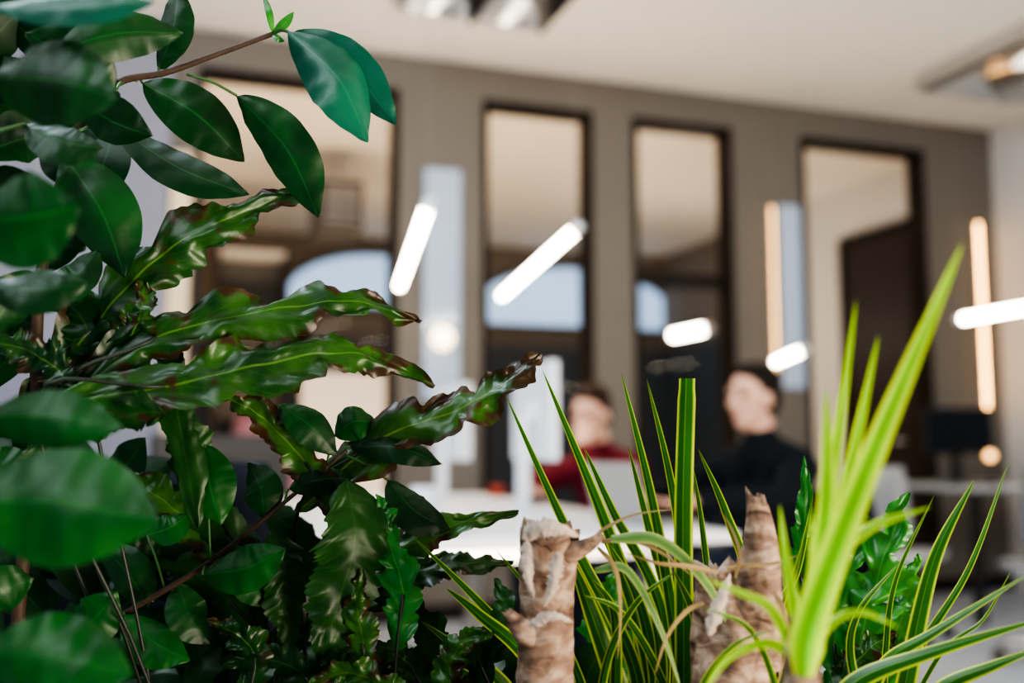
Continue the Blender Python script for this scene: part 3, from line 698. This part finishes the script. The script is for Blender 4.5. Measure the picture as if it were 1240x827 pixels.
# ------------------------------------------------------------ ferns
def frond(parent,pts,w,roll,mat,N=5,amp=.45,shear=.5,wave=.07,stipe=None,ph=0,prof=None,twist=0,n=110,cr=.18):
    bm=B(); leaf_geo(bm,px_pts(pts),wpx(w,pts),roll,prof or mk_frond(N,amp,ph),n,10,.08,wave,N*.5,shear,ph=ph*9+pts[0][0],twist=twist,crinkle=.09 if mat=='fern_dark' else cr)
    obj('frond',bm,M[mat],parent,world=True)
    if stipe:
        b=P(*pts[0]); s=soil_at(*stipe); m=b.lerp(s,.5)+Vector((0,0,.01))
        bm=B(); tube(bm,catmull([s,m,b,P(*pts[1])],20),.0012,7); obj('stalk',bm,M['dark_stem'],parent,True,world=True)
fe=thing('fern','lobed green fern with browning long fronds, left of the bare canes','fern',soil_at(380,.68))
FR=[
([(30,500,.60),(110,400,.60),(190,312,.62),(290,258,.63),(376,228,.65)],104,24,'fern',5,.55,(250,.66),.1),
([(60,500,.58),(190,408,.60),(330,375,.62),(430,366,.64),(508,391,.66)],92,36,'fern',5,.5,(270,.67),.3),
([(40,490,.56),(200,468,.58),(330,438,.60),(430,428,.63),(526,468,.65)],104,30,'fern',4,.5,(300,.67),.0),
([(360,620,.66),(455,535,.65),(545,500,.64),(610,465,.64),(656,428,.65)],88,26,'fern_brown',5,.45,(400,.68),.2),
([(370,760,.66),(440,690,.66),(520,645,.66),(628,620,.68)],74,30,'fern',4,.45,(420,.68),.2),
([(390,770,.68),(470,705,.68),(550,684,.68),(622,680,.70)],60,30,'fern',4,.45,(430,.7),.5),
([(420,640,.65),(370,560,.645),(310,500,.64),(262,478,.64)],62,26,'fern_brown',4,.45,(400,.7),.1),
([(480,790,.63),(488,720,.63),(470,650,.63),(456,598,.63)],64,22,'fern_light',6,.5,(470,.66),.2),
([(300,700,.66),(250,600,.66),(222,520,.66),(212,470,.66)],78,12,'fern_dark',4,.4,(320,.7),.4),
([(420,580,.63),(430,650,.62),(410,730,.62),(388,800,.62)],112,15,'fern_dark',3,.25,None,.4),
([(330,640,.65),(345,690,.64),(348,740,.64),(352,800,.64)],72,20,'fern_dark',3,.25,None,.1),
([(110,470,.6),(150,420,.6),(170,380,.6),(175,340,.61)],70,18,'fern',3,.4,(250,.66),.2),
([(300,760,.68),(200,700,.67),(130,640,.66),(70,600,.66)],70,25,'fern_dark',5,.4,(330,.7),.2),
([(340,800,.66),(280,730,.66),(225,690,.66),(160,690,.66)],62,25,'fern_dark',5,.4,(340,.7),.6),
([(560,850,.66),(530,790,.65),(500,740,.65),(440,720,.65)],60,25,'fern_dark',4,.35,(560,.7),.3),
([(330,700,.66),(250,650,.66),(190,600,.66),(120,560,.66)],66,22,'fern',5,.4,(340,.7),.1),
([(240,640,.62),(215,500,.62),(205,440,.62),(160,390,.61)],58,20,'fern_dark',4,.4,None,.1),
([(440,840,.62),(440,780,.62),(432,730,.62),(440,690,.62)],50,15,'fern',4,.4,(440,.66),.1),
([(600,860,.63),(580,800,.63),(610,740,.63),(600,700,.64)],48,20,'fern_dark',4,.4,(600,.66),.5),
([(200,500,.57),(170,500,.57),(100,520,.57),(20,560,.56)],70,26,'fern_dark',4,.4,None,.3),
([(90,470,.58),(60,440,.58),(20,420,.58),(-40,410,.58)],66,20,'fern',4,.45,None,.2),
([(745,860,.68),(738,790,.68),(735,730,.68),(752,690,.68)],74,15,'fern_light',4,.4,(740,.7),.2),
([(520,860,.64),(500,810,.64),(470,790,.64),(420,790,.64)],54,20,'fern',4,.45,(520,.68),.2),
([(300,860,.62),(310,800,.62),(290,770,.62),(250,750,.62)],56,20,'fern',4,.45,(300,.68),.5),
([(150,520,.60),(120,440,.60),(95,380,.60),(40,350,.60)],76,18,'fern_dark',4,.4,None,.6),
([(400,870,.62),(370,820,.62),(330,800,.62),(270,805,.62)],60,22,'fern_dark',4,.35,(400,.66),.3),
([(560,870,.62),(545,815,.62),(560,780,.62),(600,765,.62)],54,22,'fern',4,.4,(560,.66),.6),
([(480,870,.61),(460,830,.61),(420,815,.61),(370,830,.61)],54,22,'fern',4,.4,(480,.66),.8),
]
for pts,w,roll,mt,N,amp,st,ph in FR: frond(fe,pts,w,roll,mt,N,amp,.5,.06,st,ph)
bm=B()
for k in range(64):
    x=random.uniform(230,760); d=random.uniform(.68,.80); L=random.uniform(80,150); a=random.uniform(-2.5,-.6)
    y0=random.uniform(860,930); tx=x+L*math.cos(a); ty=y0+L*math.sin(a)*1.1
    ty=max(ty,782)
    pts=[(x,y0,d),((x+tx)/2-10,(y0+ty)/2-18,d-.01),(tx,ty,d)]
    leaf_geo(bm,px_pts(pts),wpx(random.uniform(48,70),pts),random.uniform(-40,40),mk_frond(4,.35,random.random(),.1),30,4,.1,.04,2,.5)
for k in range(18):
    x=random.uniform(230,470); y=random.uniform(600,700); d=random.uniform(.69,.76); L=random.uniform(70,110); a=random.uniform(.3,2.8)
    pts=bow((x,y,d),(x+L*math.cos(a),y+L*math.sin(a),d),random.uniform(-12,12))
    leaf_geo(bm,px_pts(pts),wpx(random.uniform(46,62),pts),random.uniform(-40,40),mk_frond(3,.25,random.random(),.1),30,4,.1,.04,2,.5)
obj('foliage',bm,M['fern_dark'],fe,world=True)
f2=thing('fern','small fresh green fern with deeply notched fronds at the lower right','fern',soil_at(1040,.68))
FR2=[
([(1040,880,.66),(1040,790,.66),(1062,700,.66),(1100,596,.66)],104,14,'fern_light',5,.75,(1040,.68),.15),
([(1020,880,.67),(1010,780,.67),(1024,700,.67),(1052,625,.67)],64,22,'fern_light',5,.65,(1030,.69),.4),
([(1060,860,.66),(1085,770,.66),(1100,720,.66),(1112,670,.66)],60,18,'fern_light',4,.65,(1050,.68),.3),
([(985,780,.68),(968,690,.68),(975,620,.68),(974,552,.68)],38,18,'fern_light',5,.45,(1010,.7),.2),
([(1000,860,.68),(960,800,.68),(940,760,.68),(905,740,.68)],54,22,'fern',4,.5,(1010,.7),.2),
([(1010,860,.65),(1030,810,.65),(1060,780,.65),(1085,765,.65)],50,22,'fern',4,.5,(1010,.68),.5),
]
for pts,w,roll,mt,N,amp,st,ph in FR2: frond(f2,pts,w,roll,mt,N,amp,.6,.06,st,ph)
bm=B()
for k in range(28):
    x=random.uniform(700,1080); d=random.uniform(.69,.80); L=random.uniform(60,130); a=random.uniform(-2.5,-.6)
    y0=random.uniform(860,930); tx=x+L*math.cos(a); ty=max(y0+L*math.sin(a),780)
    pts=[(x,y0,d),((x+tx)/2-10,(y0+ty)/2-18,d-.01),(tx,ty,d)]
    leaf_geo(bm,px_pts(pts),wpx(random.uniform(36,56),pts),random.uniform(-40,40),mk_frond(4,.45,random.random()),30,4,.1,.05,2,.5)
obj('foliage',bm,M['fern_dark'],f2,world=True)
# ------------------------------------------------------------ dracaenas
def cane(parent,pts,rad,seed,rag=0,name='cane',lump=.05,fine=.035):
    bm=B(); n=110; c=catmull(pts,n); seg=44; rings=[]
    m=len(rad)-1
    for i,p in enumerate(c):
        t=i/(n-1); x=t*m; k=min(int(x),m-1); r=rad[k]+(rad[k+1]-rad[k])*(x-k)
        tg=c[min(i+1,n-1)]-c[max(i-1,0)]; s,u=frame_of(tg)
        row=[]
        for q in range(seg):
            a=2*math.pi*q/seg; nz=noise.noise(Vector((math.cos(a)*1.2+seed,math.sin(a)*1.2,p.z*30)))
            n3=noise.noise(Vector((math.cos(a)*4+seed,math.sin(a)*4,p.z*110)))
            ringf=.025*(abs(math.sin(p.z*200+2.2*nz+seed))**.5-.6)
            rr=r*(1+lump*nz+fine*n3+ringf); off=Vector((0,0,0))
            if i>n-6 and rag: off=tg.normalized()*(rag*1.5*noise.noise(Vector((math.cos(a)*1.8+seed,math.sin(a)*1.8,3.3)))+rag*.9*noise.noise(Vector((math.cos(a)*7+seed,math.sin(a)*7,1.3))))
            row.append(bm.verts.new(p+s*(rr*math.cos(a))+u*(rr*math.sin(a))+off))
        rings.append(row)
    for a,b in zip(rings,rings[1:]):
        for q in range(seg): bm.faces.new((a[q],a[(q+1)%seg],b[(q+1)%seg],b[q]))
    bm.faces.new(rings[0][::-1])
    ce=bm.verts.new(c[-1]-(c[-1]-c[-3])*1.0)
    for q in range(seg): bm.faces.new((rings[-1][q],rings[-1][(q+1)%seg],ce))
    return obj(name,bm,M['cane'],parent,True,world=True)
def peel(parent,pts,w,roll):
    bm=B(); leaf_geo(bm,px_pts(pts),wpx(w,pts),roll,mk_frond(3,.3,random.random(),.4),50,8,.6,.04,2,crinkle=.1,ph=random.random()*9)
    obj('peeling_bark',bm,M['pith'],parent,world=True)
def blade(parent,pts,w,mat='blade',roll=0,prof=prof_blade,fold=.35,twist=20):
    bm=B(); leaf_geo(bm,px_pts(pts),wpx(w,pts),roll,prof,40,8,0,0,1,fold=fold,twist=twist); return obj('blade',bm,M[mat],parent,world=True)
d1=thing('dracaena','dracaena with a thick torn cane stump and striped blades, beside the fern','plant',soil_at(655,.57),0,'striped dracaenas')
k=.57/F
b0=soil_at(655,.57)
cane(d1,[b0,P(660,900,.57),P(660,800,.57),P(662,720,.57),P(666,640,.57)],[36*k,36*k,34*k,33*k,36*k],1.3,.008,lump=.07,fine=.05)
cane(d1,[P(655,778,.565),P(636,765,.56),P(624,753,.56),P(616,742,.56)],[15*k,15*k,11*k,6*k],4.2,.003,'cane_stub')
cane(d1,[P(676,672,.565),P(694,668,.56),P(712,660,.56),P(728,649,.56)],[15*k,12*k,9*k,5*k],6.2,.003,'cane_stub')
peel(d1,[(632,652,.545),(652,641,.538),(678,641,.538),(702,650,.545)],30,-5)
peel(d1,[(638,654,.546),(639,676,.541),(641,702,.540),(647,726,.541)],20,5)
peel(d1,[(676,668,.538),(672,690,.536),(668,712,.536),(658,736,.537)],22,-5)
peel(d1,[(640,760,.541),(658,748,.537),(676,746,.537),(694,754,.542)],18,5)
D1=[([(775,900,.62),(765,800,.62),(690,650,.62),(612,478,.63)],20,12),
([(790,900,.62),(785,800,.62),(735,640,.62),(656,446,.63)],24,10),
([(765,900,.6),(750,840,.6),(715,740,.6),(688,668,.6)],32,10),
([(800,900,.63),(800,740,.63),(742,620,.63),(706,540,.64)],17,20),
([(700,900,.64),(660,820,.64),(590,740,.64),(500,650,.64)],18,20),
([(690,900,.62),(640,800,.62),(580,745,.62),(540,712,.62)],22,18),
([(650,900,.64),(610,830,.64),(560,790,.64),(510,752,.64)],20,20),
([(620,900,.66),(590,850,.66),(560,815,.66),(500,790,.66)],18,20),
([(720,900,.66),(700,820,.66),(660,740,.66),(600,665,.67)],14,20),
([(760,900,.64),(775,800,.64),(760,720,.64),(725,640,.64)],18,20),
([(740,900,.60),(745,820,.59),(742,740,.59),(716,700,.59)],18,25),
([(780,900,.60),(800,820,.59),(790,740,.59),(765,690,.59)],18,25),
([(720,900,.59),(735,800,.58),(770,730,.575),(820,690,.57)],12,25),
([(830,900,.60),(790,800,.585),(750,740,.58),(705,720,.575)],12,25)]
for pts,w,r in D1: blade(d1,pts,w,'blade',r)
DR=[([(728,656,.565),(760,652,.56),(800,668,.555),(842,700,.55)],8,30),
([(724,662,.565),(746,690,.555),(752,740,.55),(748,800,.55)],7,30),
([(716,652,.565),(738,636,.56),(772,622,.56),(820,616,.56)],5,30)]
for pts,w,r in DR: blade(d1,pts,w,'blade_dry',r)
d2=thing('dracaena','dracaena with a tapering cane and upright striped blades, centre','plant',soil_at(890,.57),0,'striped dracaenas')
b0=soil_at(885,.57)
cane(d2,[b0,P(890,900,.57),P(888,800,.57),P(880,740,.57),P(866,688,.57)],[56*k,56*k,52*k,43*k,24*k],2.3,.009,lump=.2,fine=.08)
cane(d2,[P(908,800,.562),P(916,730,.56),P(921,665,.558),P(915,602,.558)],[36*k,30*k,21*k,11*k],3.7,.005,'cane_stub',lump=.18,fine=.07)
peel(d2,[(858,770,.530),(866,740,.530),(876,716,.533),(884,694,.54)],22,10)
D2=[([(825,900,.62),(822,800,.62),(790,610,.62),(752,450,.63)],19,12,prof_blade),
([(840,900,.62),(842,800,.62),(815,600,.62),(783,458,.63)],17,15,prof_blade),
([(826,900,.61),(828,800,.61),(827,620,.61),(831,458,.62)],23,8,prof_blunt),
([(815,900,.63),(820,780,.63),(785,640,.63),(760,538,.63)],17,20,prof_blade),
([(905,900,.63),(908,720,.63),(878,620,.63),(845,543,.64)],17,20,prof_blade),
([(860,900,.64),(862,760,.64),(850,640,.64),(838,560,.64)],12,20,prof_blade),
([(800,900,.6),(790,800,.6),(770,720,.6),(735,655,.6)],20,20,prof_blade),
([(930,900,.64),(935,760,.64),(965,690,.64),(985,600,.64)],14,25,prof_blade),
([(850,900,.60),(850,800,.59),(838,740,.59),(815,690,.59)],18,25,prof_blade),
([(935,900,.58),(950,810,.56),(952,740,.55),(972,655,.55)],15,25,prof_blade),
([(950,900,.54),(935,820,.53),(905,760,.525),(850,735,.52)],10,25,prof_blade),
([(830,900,.56),(850,830,.53),(890,780,.525),(945,760,.52)],9,25,prof_blade)]
for pts,w,r,pr in D2: blade(d2,pts,w,'blade',r,pr)
blade(d2,[(740,652,.56),(800,655,.555),(862,715,.55),(918,835,.55)],16,'blade_grey',20)
blade(d2,[(720,690,.56),(760,690,.555),(800,760,.55),(830,850,.55)],12,'blade_grey',25)
DR2=[([(870,694,.55),(830,686,.54),(795,682,.54),(752,668,.55)],8,35),
([(880,688,.55),(905,684,.54),(935,682,.54),(968,672,.54)],8,35),
([(852,730,.54),(830,742,.535),(808,772,.53),(792,820,.53)],7,30),
([(936,715,.54),(950,740,.53),(952,780,.53),(940,840,.53)],7,30),
([(890,700,.54),(895,670,.54),(885,640,.545),(872,618,.55)],6,30)]
for pts,w,r in DR2: blade(d2,pts,w,'blade_dry',r)
d3=thing('dracaena','blurred yellow green dracaena nearest the camera, with one tall blade leaning right','plant',soil_at(975,.44),0,'striped dracaenas')
k=.43/F
cane(d3,[soil_at(975,.44),P(975,940,.43),P(972,850,.43),P(970,790,.43),P(968,755,.43)],[22*k,22*k,22*k,20*k,13*k],7.7,.006)
D3=[([(972,820,.42),(985,740,.41),(1060,540,.40),(1166,294,.39)],44,10),
([(975,820,.43),(985,740,.42),(1000,600,.42),(1000,468,.42)],32,15),
([(975,810,.43),(985,720,.43),(1012,540,.43),(1037,362,.43)],22,20),
([(975,810,.43),(992,720,.43),(1030,560,.43),(1064,405,.43)],24,20),
([(970,800,.44),(990,700,.44),(1050,640,.44),(1128,613,.44)],22,25),
([(966,800,.44),(958,720,.44),(950,670,.44),(944,610,.45)],16,25),
([(962,800,.44),(935,740,.44),(900,720,.44),(850,700,.44)],14,30),
([(965,800,.44),(930,780,.44),(880,800,.44),(840,860,.44)],14,30),
([(975,810,.43),(990,760,.43),(1010,680,.43),(1012,600,.43)],24,20),
([(968,810,.43),(975,760,.43),(985,700,.43),(982,620,.43)],24,15),
([(975,810,.44),(1000,760,.44),(1040,740,.44),(1090,760,.44)],14,30)]
for pts,w,r in D3: blade(d3,pts,w,'blade_near',r)
d4=thing('dracaena','low dracaena with arching striped blades reaching the right frame edge','plant',soil_at(1075,.62),0,'striped dracaenas')
k=.62/F
cane(d4,[soil_at(1075,.62),P(1072,960,.62),P(1068,900,.62),P(1066,870,.62)],[18*k,18*k,17*k,12*k],9.1,.006)
D4=[([(1085,890,.60),(1098,820,.60),(1130,680,.60),(1180,580,.60)],26,12),
([(1085,890,.62),(1105,800,.62),(1172,690,.62),(1222,558,.63)],12,18),
([(1040,880,.58),(1070,805,.58),(1130,765,.57),(1250,692,.56)],20,25),
([(1000,870,.56),(1040,822,.56),(1130,788,.55),(1265,748,.54)],26,20),
([(1080,890,.58),(1140,832,.57),(1200,806,.56),(1265,782,.55)],22,25),
([(1070,890,.63),(1072,790,.63),(1085,700,.63),(1132,598,.63)],9,20),
([(1085,890,.62),(1140,790,.62),(1190,750,.62),(1225,690,.62)],6,20),
([(1060,890,.6),(1030,800,.6),(1040,740,.6),(1090,680,.6)],12,20)]
for pts,w,r in D4: blade(d4,pts,w,'blade',r)
# ------------------------------------------------------------ light
wd=bpy.data.worlds.new('world'); SC.world=wd; wd.use_nodes=True
bg=wd.node_tree.nodes['Background']; bg.inputs[0].default_value=(.66,.84,1,1); bg.inputs[1].default_value=.23
def area(loc,target,sx,sy,e,c):
    l=bpy.data.lights.new('area_light','AREA'); l.shape='RECTANGLE'; l.size=sx; l.size_y=sy; l.energy=e; l.color=c
    o=bpy.data.objects.new('area_light',l); COL.objects.link(o); o.location=loc
    o.rotation_euler=(Vector(target)-Vector(loc)).to_track_quat('-Z','Y').to_euler(); return o
area((-1.5,-.3,2.7),(0,.8,.9),1.5,1.1,48,(.84,.94,1))
area((1.5,-1.0,.4),(1.1,4.4,3.2),1.6,1,140,(1,.85,.68))  # unseen warm fill added to brighten the ceiling
area((1.2,5.78,.12),(1.3,7.4,3.2),5.5,.2,190,(1,.69,.42))  # added uplight hidden behind the sill to warm the rear room
area((4.2,1.2,3.0),(4.0,3.6,.3),1.5,1.2,22,(.78,.90,1))
area((-2.6,1.5,2.9),(-1.8,5.3,1.3),1.2,.8,46,(.80,.88,1))  # cool fill added for the pale left wall, no fixture there
area((-.6,1.5,3.05),(.6,2.8,.5),1.2,1.0,76,(.74,.87,1))  # added cool fill above the table, out of view
